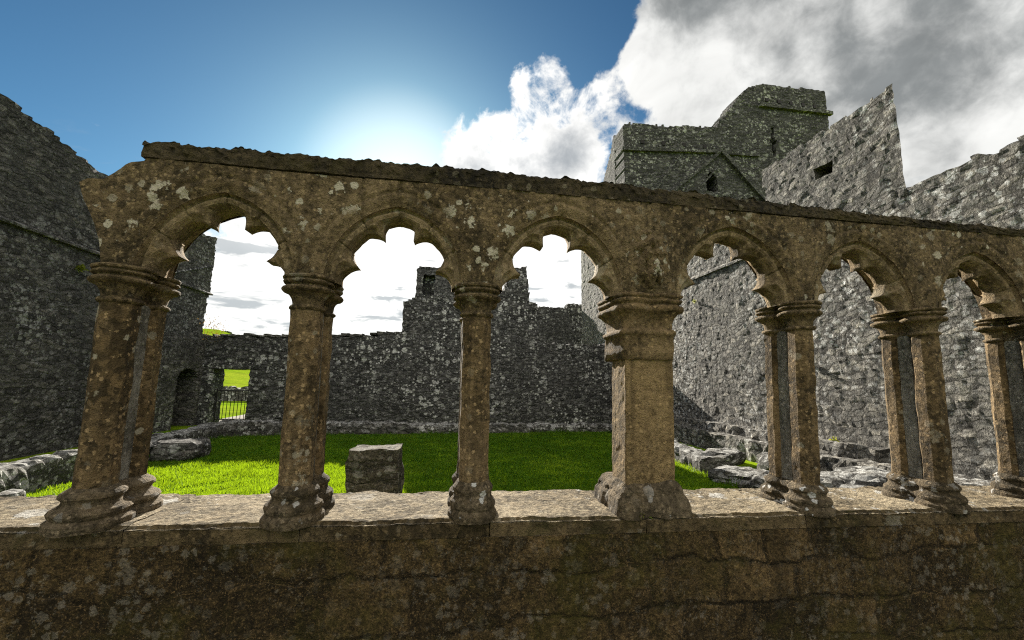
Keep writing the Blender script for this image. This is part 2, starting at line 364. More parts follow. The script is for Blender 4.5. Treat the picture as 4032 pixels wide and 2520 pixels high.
def build_world():
    w = bpy.data.worlds.new('World'); sc.world = w; w.use_nodes = True
    w.node_tree.nodes.clear(); g = NT(w.node_tree)
    out = g.n('ShaderNodeOutputWorld'); bg = g.n('ShaderNodeBackground')
    g.L.new(bg.outputs[0], out.inputs[0])
    sky = g.n('ShaderNodeTexSky', sky_type='NISHITA')
    sky.sun_disc = False; sky.sun_elevation = SUN_EL; sky.sun_rotation = SUN_AZ
    sky.air_density = 1.0; sky.dust_density = .6; sky.ozone_density = 3.0; sky.altitude = 100
    D = g.n('ShaderNodeTexCoord').outputs['Generated']
    def dot(v): return g.vmath('DOT_PRODUCT', D, tuple(v), out=1)
    def blob(px, py, deg, soft=.6):
        """1 inside a cone of deg degrees about the view of a pixel, fading outwards"""
        v = ray(px, py)
        return g.step(dot(v), math.cos(R_(deg * (1 + soft))), math.cos(R_(deg * (1 - soft))))
    def add(l):
        t = l[0]
        for x in l[1:]: t = g.math('ADD', t, x)
        return t
    def scl(v, s):
        o = g.n('ShaderNodeVectorMath', operation='SCALE'); g.put(o.inputs[0], v); o.inputs[3].default_value = s; return o.outputs[0]
    # cloud layer seen in perspective
    sep = g.n('ShaderNodeSeparateXYZ'); g.put(sep.inputs[0], D)
    den = g.math('ADD', g.math('MAXIMUM', sep.outputs[2], 0.0), .22)
    plane = g.vmath('DIVIDE', D, (1, 1, 1))
    cb = g.n('ShaderNodeCombineXYZ'); g.put(cb.inputs[0], g.math('DIVIDE', sep.outputs[0], den)); g.put(cb.inputs[1], g.math('DIVIDE', sep.outputs[1], den)); cb.inputs[2].default_value = 3.7
    pl = cb.outputs[0]
    nb = g.noise(D, 5.0, 7, .56, .2); nf = g.noise(D, 19, 6, .62, .3); ns = g.noise(g.vmath('ADD', D, (4.2, 1.3, 0)), 4.2, 5, .52, .5)
    st = g.noise(g.vmath('MULTIPLY', D, (1, 1, 4.5)), 6.5, 5, .6, .5)
    bank = g.math('MINIMUM', add([blob(2200, 0, 19, .4), blob(2600, 330, 24, .3), blob(1700, 50, 7.5, .55), blob(2000, 260, 9, .5)]), 1.0)
    puffs = g.math('MINIMUM', add([blob(1272, 190, 3.3, .6), blob(1150, 390, 5.5, .6), blob(1330, 350, 6.0, .6), blob(1480, 240, 4.5, .6), blob(1580, 170, 4.5, .6), blob(1640, 300, 4, .6)]), 1.0)
    low = g.math('MINIMUM', add([blob(980, 640, 9.5, .7), blob(1250, 600, 9, .6), blob(640, 700, 9, .8), blob(1330, 640, 6, .6)]), 1.0)
    back = g.step(g.math('MULTIPLY', sep.outputs[1], -1.0), -.25, .25)  # cloud cover behind the viewer, added to light the shaded side
    bias = add([g.math('MULTIPLY', blob(1600, 262, 3.0, .7), -.14), g.math('MULTIPLY', bank, .45), g.math('MULTIPLY', puffs, .31), g.math('MULTIPLY', low, .52), g.math('MULTIPLY', back, .26)])
    nm = g.noise(g.vmath('ADD', D, (7.1, 0, 3.3)), 10.5, 6, .6, .4)
    d = add([g.math('MULTIPLY', nb, .60), g.math('MULTIPLY', nm, .55), g.math('MULTIPLY', nf, .35), bias])
    cover = g.step(d, .94, 1.08)
    tosun = g.step(dot(sd), .80, .985)
    # grey hearts where the cloud is thick, broken by brighter streaks
    hearts = g.math('MINIMUM', add([g.math('MULTIPLY', blob(1800, 70, 11, .7), .75), g.math('MULTIPLY', blob(2350, 330, 20, .6), .48), g.math('MULTIPLY', blob(1380, 340, 3.0, .6), .5), g.math('MULTIPLY', back, .25)]), 1.0)
    thick = g.step(add([g.math('MULTIPLY', hearts, .42), g.math('MULTIPLY', g.math('SUBTRACT', ns, .5), 2.1), g.math('MULTIPLY', g.math('SUBTRACT', nb, .5), 1.5), g.math('MULTIPLY', g.math('SUBTRACT', nf, .5), .8)]), -.12, .85)
    sk = g.mix(1.0, sky.outputs[0], (.76 / 7, 1.03 / 7, .99 / 7), 'MULTIPLY')
    gm = g.n('ShaderNodeGamma'); g.put(gm.inputs[0], sk); gm.inputs[1].default_value = 1.35
    sk = g.mix(1.0, gm.outputs[0], (7, 7, 7), 'MULTIPLY')
    sk = g.mix(g.math('MULTIPLY', g.step(dot(sd), .972, 1.004), .5), sk, (12.5, 12.9, 12.8))
    bright = g.mix(tosun, (9.5, 9.5, 9.2), (13, 12.8, 12.4))
    grey = g.mix(tosun, (2.6, 2.75, 2.75), (4.6, 4.9, 5.2))
    var = g.math('ADD', .72, g.math('MULTIPLY', g.noise(g.vmath('ADD', g.vmath('MULTIPLY', D, (1, 1, 1.8)), (1.7, 0, 2.2)), 6.5, 5, .5, .8), .60))
    cl = g.vmath('MULTIPLY', g.mix(thick, bright, grey), var)
    c = g.mix(g.math('MULTIPLY', cover, .97), sk, cl)
    # thin grey streaks low over the horizon
    lowm = g.math('MULTIPLY', g.step(sep.outputs[2], .42, .22), g.step(sep.outputs[1], .2, .6))
    c = g.mix(g.math('MULTIPLY', g.math('MULTIPLY', g.step(st, .54, .64), lowm), .85), c, (4.9, 5.4, 5.7))
    c = g.vmath('MULTIPLY', c, (.66, .66, .66))
    # unseen fill: bright cloud added at the viewer's back to lift the shade
    back_fill = g.math('MULTIPLY', g.step(g.math('MULTIPLY', sep.outputs[1], -1.0), -.05, .35), g.math('MULTIPLY', g.step(d, .72, 1.02), g.step(sep.outputs[2], .12, .6)))
    c = g.mix(back_fill, c, (12.5, 11.7, 10.6))
    g.put(bg.inputs[0], c); bg.inputs[1].default_value = .05
build_world()

# ------------------------------------------------------------------ ground, hill, lawn
def ground_z(x, y):
    z = 0.0
    d = math.hypot(x, y + 2)
    if y > 16 and d > 30:
        az = math.degrees(math.atan2(x, y + 2))
        el = interp([-60, -29, -26.3, -24.8, -22, -10, 20, 60], [4.7, 4.9, 4.85, 4.2, 3.3, 2.4, 2.0, 1.9], az)
        f = min(1, max(0, (d - 30) / 200)); f = f * f * (3 - 2 * f)
        z += f * (1.6 + math.tan(R_(el)) * 230)
        if d > 230: z -= 0.02 * (d - 230)
        z += .25 * fbm((x, y, 0), .03, 2) * f
    return z
def build_ground():
    xs = np.unique(np.concatenate([np.linspace(-16, 16, 33), -np.geomspace(18, 2500, 46), np.geomspace(18, 2500, 46)]))
    ys = np.unique(np.concatenate([np.linspace(-12, 26, 39), np.geomspace(28, 2600, 60), -np.geomspace(14, 1500, 24)]))
    verts = [(x, y, ground_z(x, y)) for y in ys for x in xs]; n = len(xs)
    faces = [(j * n + i, j * n + i + 1, (j + 1) * n + i + 1, (j + 1) * n + i) for j in range(len(ys) - 1) for i in range(n - 1)]
    tag(link('ground', verts, faces, M_GROUND, smooth=True), kind='structure')
    # trodden strip of the cloister walk this side of the parapet, and beyond the doorway
    for nm, (x0, x1, y0, y1) in (('path', (-7.6, 6.8, -4.5, -.02)), ('path', (-8.2, -6.2, 13.9, 17.5))):
        v, f = box_grid(x0, x1, y0, y1, -.05, .006, .4)
        tag(link(nm, wobble(v, .012, 1.4), f, M_PATH), kind='structure')
build_ground()

LEFT_X = lambda y: interp([0, 4, 6, 8, 10.4], [-5.25, -5.35, -5.45, -5.55, -5.75], y)   # inner faces of the low walls
RIGHT_X = lambda y: interp([0, 3.5, 6, 10.6], [4.1, 4.35, 4.75, 5.25], y)
FAR_Y = lambda x: interp([-6, -3, 2.6, 5.4], [10.05, 10.35, 10.6, 10.75], x)

def build_grass():
    r = np.random.default_rng(3); N = 300000
    x = r.uniform(-5.9, 5.4, N); y = .56 + (10.9 - .56) * r.uniform(0, 1, N) ** 1.15
    lx = np.interp(y, [0, 4, 6, 8, 10.4], [-5.25, -5.35, -5.45, -5.55, -5.75]); rx = np.interp(y, [0, 3.5, 6, 10.6], [4.1, 4.35, 4.75, 5.25])
    fy = np.interp(x, [-6, -3, 2.6, 5.4], [10.05, 10.35, 10.6, 10.75])
    k = (x > lx) & (x < rx) & (y < fy); x = x[k]; y = y[k]; n = len(x)
    edge = np.minimum(np.minimum(x - lx[k], rx[k] - x), fy[k] - y)
    h = r.uniform(.020, .060, n) * (1 + .5 * np.sin(x * 5.1 + 2 * np.sin(y * 3.3)) * np.sin(y * 4.7 + 1.5 * np.sin(x * 2.9))) * (1 + .35 * np.sin(x * 1.7 + 1.3) * np.sin(y * 1.3)) * (1 + 1.8 * np.exp(-edge / .06) * r.uniform(0, 1, n))
    bd = np.maximum(np.abs(x + .86) - .32, np.abs(y - 3.81) - .21); h *= 1 + 1.4 * np.exp(-np.abs(bd) / .05) * r.uniform(0, 1, n)
    tuft = np.exp(-((x - 4.25) ** 2 + (y - 3.75) ** 2) / .05); h *= 1 + 4.0 * tuft * r.uniform(.3, 1, n)
    a = r.uniform(0, 2 * np.pi, n); w = r.uniform(.0035, .0065, n) * (1 + y * .05); lean = h * r.uniform(.1, .9, n); la = r.uniform(0, 2 * np.pi, n)
    P = np.zeros((n, 3, 3))
    P[:, 0] = np.stack([x - w * np.cos(a), y - w * np.sin(a), np.zeros(n)], 1)
    P[:, 1] = np.stack([x + w * np.cos(a), y + w * np.sin(a), np.zeros(n)], 1)
    P[:, 2] = np.stack([x + lean * np.cos(la), y + lean * np.sin(la), h], 1)
    me = bpy.data.meshes.new('grass')
    me.vertices.add(n * 3); me.vertices.foreach_set('co', P.reshape(-1))
    me.loops.add(n * 3); me.loops.foreach_set('vertex_index', np.arange(n * 3, dtype=np.int32))
    me.polygons.add(n); me.polygons.foreach_set('loop_start', np.arange(0, n * 3, 3, dtype=np.int32)); me.polygons.foreach_set('loop_total', np.full(n, 3, np.int32))
    me.materials.append(M_GRASS); me.update(calc_edges=True); me.validate()
    o = bpy.data.objects.new('grass', me); col.objects.link(o)
    tag(o, 'short bright green lawn filling the cloister garth', 'grass', kind='stuff')
build_grass()

# ------------------------------------------------------------------ the arcade
SILL = lambda x: .953 - .016 * x
Y0, Y1 = .05, .325            # faces of the arcade wall
ZC = 2.085                   # top of the capitals
ZT = 2.615                   # underside of the coping
BAYS = [(-1.432, -.747), (-.608, .077), (.23, .956), (1.266, 2.032), (2.17, 2.892), (3.085, 3.781)]
X_END = 4.2
REAR = [(0, .325), (0, .33), (.03, .388), (.03, .39), (.03, .365), (.03, .365)]   # shift and half width of the plain rear arches

def r_outer(th, w, e):
    Rr = w + e
    return -e * abs(math.cos(th)) + math.sqrt(Rr * Rr - (e * math.sin(th)) ** 2)
FOILS = [(.207, -.005, .101), (-.207, -.005, .101), (.147, .184, .104), (-.147, .184, .104), (0, .302, .084)]
def r_foil(th, s, grow=0.0):
    dx, dz = math.cos(th), math.sin(th); best = .2 * s
    for cx, cz, r in FOILS:
        cx, cz, r = cx * s, cz * s, r * s + grow
        pr = cx * dx + cz * dz; pe = cx * dz - cz * dx
        if abs(pe) < r and pr > 0: best = max(best, pr + math.sqrt(r * r - pe * pe))
    return best

def arch_mesh(x0, x1, seed, dc, wr):
    c = (x0 + x1) / 2; w = (x1 - x0) / 2; e = .075; s = w / .363
    n = 180; rings = []
    ths = [math.pi * k / n for k in range(n + 1)]
    def ring(fn, y, sh=0.0): rings.append([(c + sh + fn(t) * math.cos(t), y, ZC - .012 + fn(t) * math.sin(t)) for t in ths])
    O = lambda t: r_outer(t, w, e)
    lim = lambda t, q: min(q, O(t) - .016)
    ring(lambda t: O(t) + .006, Y0 + .020)
    ring(lambda t: O(t) - .004, Y0 + .046)
    ring(lambda t: O(t) - .012, Y0 + .050)
    ring(lambda t: O(t) - .020, Y0 + .038)
    ring(lambda t: O(t) - .028, Y0 + .034)
    ring(lambda t: O(t) - .036, Y0 + .040)
    A = lambda t: min(r_foil(t, s, .034), O(t) - .044)
    for q in (.33, .66): ring(lambda t: (O(t) - .038) * (1 - q) + A(t) * q, Y0 + .042)
    ring(A, Y0 + .040)
    B = lambda t: min(r_foil(t, s, .028), O(t) - .050)
    Cc = lambda t: min(r_foil(t, s), O(t) - .058)
    ring(B, Y0 + .060)
    for q, dy in ((.35, .068), (.7, .074)): ring(lambda t: B(t) * (1 - q) + Cc(t) * q, Y0 + dy)
    ring(Cc, Y0 + .077)
    for dy in (.10, .13, .160): ring(Cc, Y0 + dy)
    Rr = lambda t: r_outer(t, wr, e)
    for q in (.35, .7): ring(lambda t: (Cc(t) + .006) * (1 - q) + Rr(t) * q, Y0 + .168, dc * q)
    ring(Rr, Y0 + .174, dc)
    for dy in (.195, .215, .24, .258): ring(Rr, Y0 + dy, dc)
    ring(lambda t: Rr(t) + .004, Y1 - .008, dc)
    ring(lambda t: Rr(t) + .012, Y1 - .002, dc)
    m = n + 1; verts = [p for r in rings for p in r]; faces = []
    for k in range(len(rings) - 1):
        for i in range(n):
            a = k * m + i; faces.append((a, a + m, a + m + 1, a + 1))
    verts = wobble(verts, .0045, 11, (seed, 0, 0))
    for tj, rj in ((.50, 16), (.19, 16), (.80, 16), (.35, 9), (.66, 9)):      # joints between the arch stones
        i = int(round(tj * n))
        for k in range(rj):
            q = verts[k * m + i]; verts[k * m + i] = (q[0], q[1] + .012, q[2] + .002)
    return verts, faces

def build_arcade():
    root = thing('arcade_wall', (0, 0, ZC), 'weathered brown stone arcade of cusped pointed arches under a rough mossy coping', 'arcade')
    def loc(vs): return [(x, y, z - ZC) for x, y, z in vs]
    xs = []
    lw_x = [-1.69, -1.665, -1.606, -1.57, -1.545]; lw_z = [2.468, 2.40, 2.295, 2.20, 2.085]
    tp_x = [-1.69, -1.66, -1.592, -1.55, -1.5, -1.44]; tp_z = [2.470, 2.488, 2.494, 2.535, 2.585, 2.6]
    xs += list(np.linspace(-1.69, -1.432, 26))
    for k, (a, b) in enumerate(BAYS):
        c, w = (a + b) / 2, (b - a) / 2
        xs += [c - w * math.cos(math.pi * t / 72) for t in range(1, 73)]
        nx = BAYS[k + 1][0] if k + 1 < len(BAYS) else X_END
        xs += list(np.linspace(b, nx, max(6, int((nx - b) / .012)))[1:])
    def arch_z(x, side):
        for k, (a, b) in enumerate(BAYS):
            c, w2 = (a + b) / 2, (b - a) / 2
            if side: c += REAR[k][0]; w2 = REAR[k][1]
            d = abs(x - c)
            if d < w2:
                e = .075; Rr = w2 + e
                return ZC - .012 + math.sqrt(max(0, Rr * Rr - (d + e) ** 2))
        if x < -1.545: return interp(lw_x, lw_z, x)
        return ZC - .012
    top = lambda x: interp(tp_x, tp_z, x) if x < -1.44 else ZT + .006 * math.sin(x * 2.1)
    NZ = 26; verts = []; faces = []; nX = len(xs)
    for side in (0, 1):
        for x in xs:
            zl = arch_z(x, side); zt = max(top(x), zl + .002)
            for j in range(NZ + 1):
                z = zl + (zt - zl) * j / NZ
                y = Y0 if side == 0 else Y1
                p = (x, y, z)
                dy = .006 * fbm(p, 5, 3) + .004 * fbm(p, 24, 2)
                if side == 0:
                    for jx, jz in ((-.255, 2.0), (-.44, 2.5), (.60, 2.0), (1.655, 2.0), (1.13, 2.35), (2.54, 2.0), (-1.07, 2.0), (3.47, 2.0)):
                        if z > jz: dy += .010 * math.exp(-((x - jx - .012 * math.sin(z * 31)) / .0035) ** 2)
                # shallow hollow moulding set round each arch
                if side == 0 and z > ZC - .012:
                    for a, b in BAYS:
                        c, w = (a + b) / 2, (b - a) / 2; rr = math.hypot(x - c, z - ZC + .012)
                        if rr < w + .25:
                            d = max(0, rr - r_outer(math.atan2(z - ZC + .012, x - c), w, .075)); y += .020 * math.exp(-(d / .035) ** 2) + .008 * math.exp(-((d - .075) / .012) ** 2)
                verts.append((x, y + (dy if side == 0 else -dy), z))
    M = NZ + 1
    for i in range(nX - 1):
        for j in range(NZ):
            a = i * M + j; b = (i + 1) * M + j; faces.append((a, b, b + 1, a + 1))
            o = nX * M; faces.append((o + a + 1, o + b + 1, o + b, o + a))
        faces.append((i * M + NZ, (i + 1) * M + NZ, nX * M + (i + 1) * M + NZ, nX * M + i * M + NZ))
        inb = any(a - 1e-6 <= xs[i] and xs[i + 1] <= b + 1e-6 for a, b in BAYS)
        if not inb: faces.append((i * M, nX * M + i * M, nX * M + (i + 1) * M, (i + 1) * M))
    for i in (0, nX - 1):
        for j in range(NZ): faces.append((i * M + j, i * M + j + 1, nX * M + i * M + j + 1, nX * M + i * M + j))
    link('spandrel', loc(verts), faces, M_ARC, root)
    for k, (a, b) in enumerate(BAYS):
        v, f = arch_mesh(a, b, k * 3.3, *REAR[k]); link('arch', loc(v), f, M_ARCH, root, True)
    # coping stones, each with a rough crusted top
    cuts = [-1.455, -.62, .22, 1.0, 1.675, 2.6, 3.4, X_END]
    zt = [2.695, 2.705, 2.712, 2.708, 2.692, 2.672, 2.668, 2.665]
    for i in range(len(cuts) - 1):
        a, b = cuts[i] + .0008, cuts[i + 1] - .0008
        v, f = box_grid(a, b, Y0 - .008, Y1 + .03, ZT + .001, 2.70, .011)
        out = []
        for p in v:
            t = (p[2] - ZT) / (2.70 - ZT); zz = ZT + .001 + t * (interp(cuts, zt, p[0]) - ZT)
            crust = .004 + .014 * fbm(p, 26, 2) + .014 * fbm(p, 9, 2) + .024 * (.55 - noise.voronoi(Vector(p) * 34)[0][0] * 1.0)
            if p[0] < -1.44 and t > .2: zz -= 0
            e1 = .01 if p[1] < Y0 else 0
            out.append((p[0], p[1] + (crust * .55 if p[1] < Y0 else 0) + (t > .9 and p[1] < Y0) * .012, zz + crust * (t > .5)))
        link('coping_stone', loc(out), f, M_COPE, root)
    # worn carving above the pier: an upright lump of figures between two leaves
    verts = []; faces = []
    nx, nz = 64, 84
    for j in range(nz + 1):
        for i in range(nx + 1):
            u = i / nx * 2 - 1; v = j / nz
            x = 1.105 + u * .125; z = 2.105 + v * .36
            env = max(0, 1 - u * u) ** .6 * max(0, 1 - (2 * v - 1) ** 4)
            fig = 0
            for cx, cz, rx, rz, hgt in ((-.05, .16, .26, .17, 1.0), (.08, .38, .30, .16, .9), (-.12, .56, .24, .13, .8), (.2, .60, .2, .12, .8), (.02, .76, .26, .12, .9), (.42, .25, .2, .16, .6), (-.42, .3, .2, .2, .55), (0, .93, .16, .07, .7), (.35, .47, .16, .1, .6), (-.38, .68, .2, .08, .5)):
                q = ((u - cx) / rx) ** 2 + ((v - cz) / rz) ** 2
                if q < 1: fig = max(fig, hgt * math.sqrt(1 - q))
            h = env * (.014 + .066 * fig + .020 * fbm((x, 0, z), 24, 3))
            verts.append((x, Y0 + .006 - h, z))
    for j in range(nz):
        for i in range(nx):
            a = j * (nx + 1) + i; faces.append((a, a + 1, a + nx + 2, a + nx + 1))
    link('relief_carving', loc(verts), faces, M_ARC, root, True)
    return root
build_arcade()

# ------------------------------------------------------------------ twin columns and the pier
HALF = .088                                   # half the distance between the two shafts of a column
def twin_plan(r, ww, n=26, m=5):
    lim = math.sqrt(max(0, r * r - (.97 * HALF) ** 2)); ww = min(max(ww, lim), r * .985)
    yi = math.sqrt(r * r - ww * ww); a0 = math.atan2(yi, ww)
    pts = []
    for k in range(n + 1):                    # front lobe, from the right notch round the front to the left notch
        a = a0 - (math.pi + 2 * a0) * k / n
        pts.append((r * math.cos(a), -HALF + r * math.sin(a)))
    yl = -HALF + yi
    for k in range(1, m): pts.append((-ww, yl + (-2 * yl) * k / m))
    for k in range(n + 1):
        a = math.pi - a0 + 0 - 0
        a = (math.pi + a0) - (math.pi + 2 * a0) * k / n
        pts.append((r * math.cos(a), HALF + r * math.sin(a)))
    for k in range(1, m): pts.append((ww, -yl + (2 * yl) * k / m))
    return pts

CAP = [(0, 0), (.02, .010), (.06, .018), (.10, .018), (.14, .010), (.16, .001), (.22, .002), (.32, .006), (.42, .016), (.49, .030), (.52, .048), (.56, .058), (.60, .061), (.64, .057), (.67, .044), (.69, .034), (.73, .033), (.75, .044), (.78, .053), (.81, .055), (.84, .050), (.86, .042), (.88, .043), (.90, .054), (.94, .058), (.98, .054), (1, .040)]
BASE = [(0, .080), (.10, .083), (.20, .081), (.25, .068), (.29, .060), (.35, .066), (.42, .070), (.50, .062), (.55, .044), (.60, .034), (.66, .030), (.72, .034), (.78, .043), (.84, .042), (.90, .030), (.95, .016), (1, .004)]

def octagon(cx, cy, r, z, k=6):
    pts = []
    R2 = r / math.cos(math.pi / 8)
    c = [(R2 * math.cos(math.pi / 8 + i * math.pi / 4), R2 * math.sin(math.pi / 8 + i * math.pi / 4)) for i in range(8)]
    for i in range(8):
        a, b = c[i], c[(i + 1) % 8]
        for t in range(k): pts.append((cx + a[0] + (b[0] - a[0]) * t / k, cy + a[1] + (b[1] - a[1]) * t / k, z))
    return pts

def twin_column(xb, xt, r, base_h, label, seed, spread=.7):
    zb = SILL(xb) - .012; h = ZC - zb
    yc = (Y0 + Y1) / 2 - .003
    root = thing('twin_column', (xb, yc, zb), label, 'column', 'twin-shafted columns of the arcade')
    zk = base_h + .012; zn = 1.915 - zb                 # top of base, underside of capital
    sh = lambda z: (xt - xb) * z / h
    rings = []
    for f, o in BASE: rings.append([(x + sh(f * zk), y, f * zk) for x, y in twin_plan(r * 1.04 + o * spread, .046 + o * .85 * spread)])
    v, f_ = loft(rings); link('base', wobble(v, .0036, 17, (seed, 2, 0)), f_, M_BASE, root)
    for sy in (-HALF, HALF):
        rings = [octagon(sh(zk - .01 + (zn - zk + .02) * k / 44), sy, r * (1 + .012 * math.sin(k * .5 + seed)), zk - .01 + (zn - zk + .02) * k / 44) for k in range(45)]
        v, f_ = loft(rings); link('shaft', wobble(v, .0045, 9, (seed + sy * 50, 0, 0)), f_, M_COLM, root)
    v, f_ = box_grid(-.044, .044, -HALF + r * .8, HALF - r * .8, zk - .01, zn + .01, .02)
    v = [(x + sh(z), y, z) for x, y, z in v]
    link('web', wobble(v, .003, 9, (seed, 0, 0)), f_, M_WEB, root)
    rings = []
    for f, o in CAP:
        z = zn + f * (h - zn); rings.append([(x + sh(z), y, z) for x, y in twin_plan(r * 1.02 + o * .85, .032 + o * .7)])
    v, f_ = loft(rings); link('capital', wobble(v, .0036, 16, (seed, 5, 0)), f_, M_ARC, root)
    return root
LAB = ['thick twin column at the broken left end of the arcade, sharply leaning',
       'twin column left of the squared stone block, between the two widest arches at left',
       'slender column straight ahead in shade, first left of the square pier',
       'twin column first right of the square pier, with sunlit edge on its rear shaft',
       'twin column second right of the square pier, with open gap and mossy base',
       'twin column cut by the right edge of the photo']
twin_column(-1.462, -1.480, .067, .150, LAB[0], 1.0, .92)
twin_column(-.655, -.678, .067, .155, LAB[1], 4.0, .75)
twin_column(.157, .153, .071, .165, LAB[2], 7.0, .55)
twin_column(2.028, 2.085, .063, .135, LAB[3], 11.0)
twin_column(2.928, 2.98, .063, .140, LAB[4], 15.0)
twin_column(3.80, 3.87, .063, .140, LAB[5], 19.0)

def rrect(cx, cy, hx, hy, rad, z, n=5, k=10):
    pts = []
    for sx, sy, a0 in ((1, -1, -90), (1, 1, 0), (-1, 1, 90), (-1, -1, 180)):
        for t in range(n + 1):
            a = R_(a0 + 90 * t / n); pts.append((cx + sx * (hx - rad) + rad * math.cos(a), cy + sy * (hy - rad) + rad * math.sin(a), z))
        nx = {(1, -1): (1, 1), (1, 1): (-1, 1), (-1, 1): (-1, -1), (-1, -1): (1, -1)}[(sx, sy)]
        a1 = R_(a0 + 90)
        p = pts[-1]; q = (cx + nx[0] * (hx - rad) + rad * math.cos(a1), cy + nx[1] * (hy - rad) + rad * math.sin(a1))
        for t in range(1, k): pts.append((p[0] + (q[0] - p[0]) * t / k, p[1] + (q[1] - p[1]) * t / k, z))
    return pts
def build_pier():
    xb = 1.08; zb = SILL(xb) - .012; yc = .205
    root = thing('stone_pier', (xb, yc, zb), 'square granular stone pier with a carved capital in the middle of the arcade', 'pier')
    hx, hy = .139, .135; z1 = 1.083 - zb; z2 = 1.72 - zb; z3 = ZC - zb
    sh = lambda z: .022 * z
    rings = [rrect(sh(f * z1), 0, hx + o, hy + o, .02 + o * .3, f * z1) for f, o in ((0, .062), (.35, .060), (.5, .052), (.62, .040), (.75, .038), (.9, .022), (1, .006))]
    v, f = loft(rings); link('base', wobble(v, .016, 10, (3, 0, 0)), f, M_BASE, root)
    rings = [rrect(sh(z), -.040, hx, .095, .012, z) for z in np.linspace(z1 - .01, z2 + .005, 40)]
    v, f = loft(rings); link('shaft', wobble(v, .004, 14, (9, 0, 0)), f, M_PIER, root)
    prof = [(0, .004), (.01, .012), (.16, .014), (.36, .013), (.375, .022), (.40, .028), (.43, .028), (.46, .018), (.47, .012), (.55, .013), (.64, .020), (.70, .034), (.73, .050), (.76, .056), (.80, .054), (.83, .040), (.845, .036), (.86, .046), (.89, .054), (.915, .050), (.93, .042), (.945, .052), (.97, .056), (1, .044)]
    rings = []
    for q, o in prof:
        z = z2 + q * (z3 - z2); pts = rrect(sh(z), 0, hx + o, hy + o, .035 if q < .37 else .05, z)
        cz = sh(z)
        # the two clustered shafts of the capital meet in a shallow groove on each face
        dip = .0 if q < .02 else (.012 if q < .37 else .020)
        pts = [(x, y + (dip * math.exp(-((x - cz) / .03) ** 2) * (1 if y < 0 else -1) if abs(y) > hy * .9 else 0), zz) for x, y, zz in pts]
        rings.append(pts)
    v, f = loft(rings); link('capital', wobble(v, .006, 13, (5, 0, 0)), f, M_COLM, root, True)
build_pier()

# ------------------------------------------------------------------ parapet under the arcade
def build_parapet():
    root = thing('parapet_wall', (1.0, .25, 0), 'dark mossy parapet wall of large rough stones in the foreground with a worn sill', 'wall')
    def loc(vs): return [(x - 1.0, y - .25, z) for x, y, z in vs]
    v, f = box_grid(-2.9, 4.9, .004, .49, -.05, .878, .020)
    out = []
    for p in v:
        x, y, z = p
        if y < .02:
            y += .012 + .014 * fbm(p, 4, 2) + .008 * fbm(p, 14, 3)
        z2 = z if z < .6 else z + (SILL(x) - .953) * (z - .6) / .265
        out.append((x, y, z2))
    link('masonry', loc(out), f, M_PARA, root)
    cuts = [-2.9, -1.28, -.60, .235, 1.02, 1.93, 2.9, 4.9]
    for i in range(len(cuts) - 1):
        a, b = cuts[i] + .0012, cuts[i + 1] - .0012
        v, f = box_grid(a, b, 0, .515, -.075, 0, .014)
        out = []
        sd_ = i * 7.7
        for x, y, z in v:
            zz = SILL(x) + z
            rough = .006 * fbm((x, y, sd_), 5, 3) + .005 * fbm((x, y, sd_ + 3), 34, 2)
            if z > -.005:
                zz += rough
                if y < .03: zz -= .012
            if y < .01: y += .016 + .012 * fbm((x, z, sd_), 11, 3) + (.012 if z > -.005 else 0)
            if y > .5: y += .030 * fbm((x, z, sd_ + 1), 6, 3)
            out.append((x, y, zz))
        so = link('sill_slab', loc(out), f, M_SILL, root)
        so.data.materials.append(M_SILLF_SHADE)
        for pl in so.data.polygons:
            if pl.normal.y < -.6: pl.material_index = 1  # front faces get the mossy, shade-darkened stone
build_parapet()

# ------------------------------------------------------------------ squared block on the lawn
def build_block():
    v, f = box_grid(-.32, .32, 0, .42, 0, .70, .03)
    v = wobble(wobble([(x * (1 - .03 * z) + .012 * math.sin(z * 9), y, z + .03 * x) for x, y, z in v], .022, 3.5), .010, 14)
    o = link('stone_block', v, f, M_BLOCK); o.location = (-.86, 3.6, -.01); o.rotation_euler.z = R_(-4)
    tag(o, 'squared dark stone block standing alone on the lawn behind the sill', 'stone')
build_block()

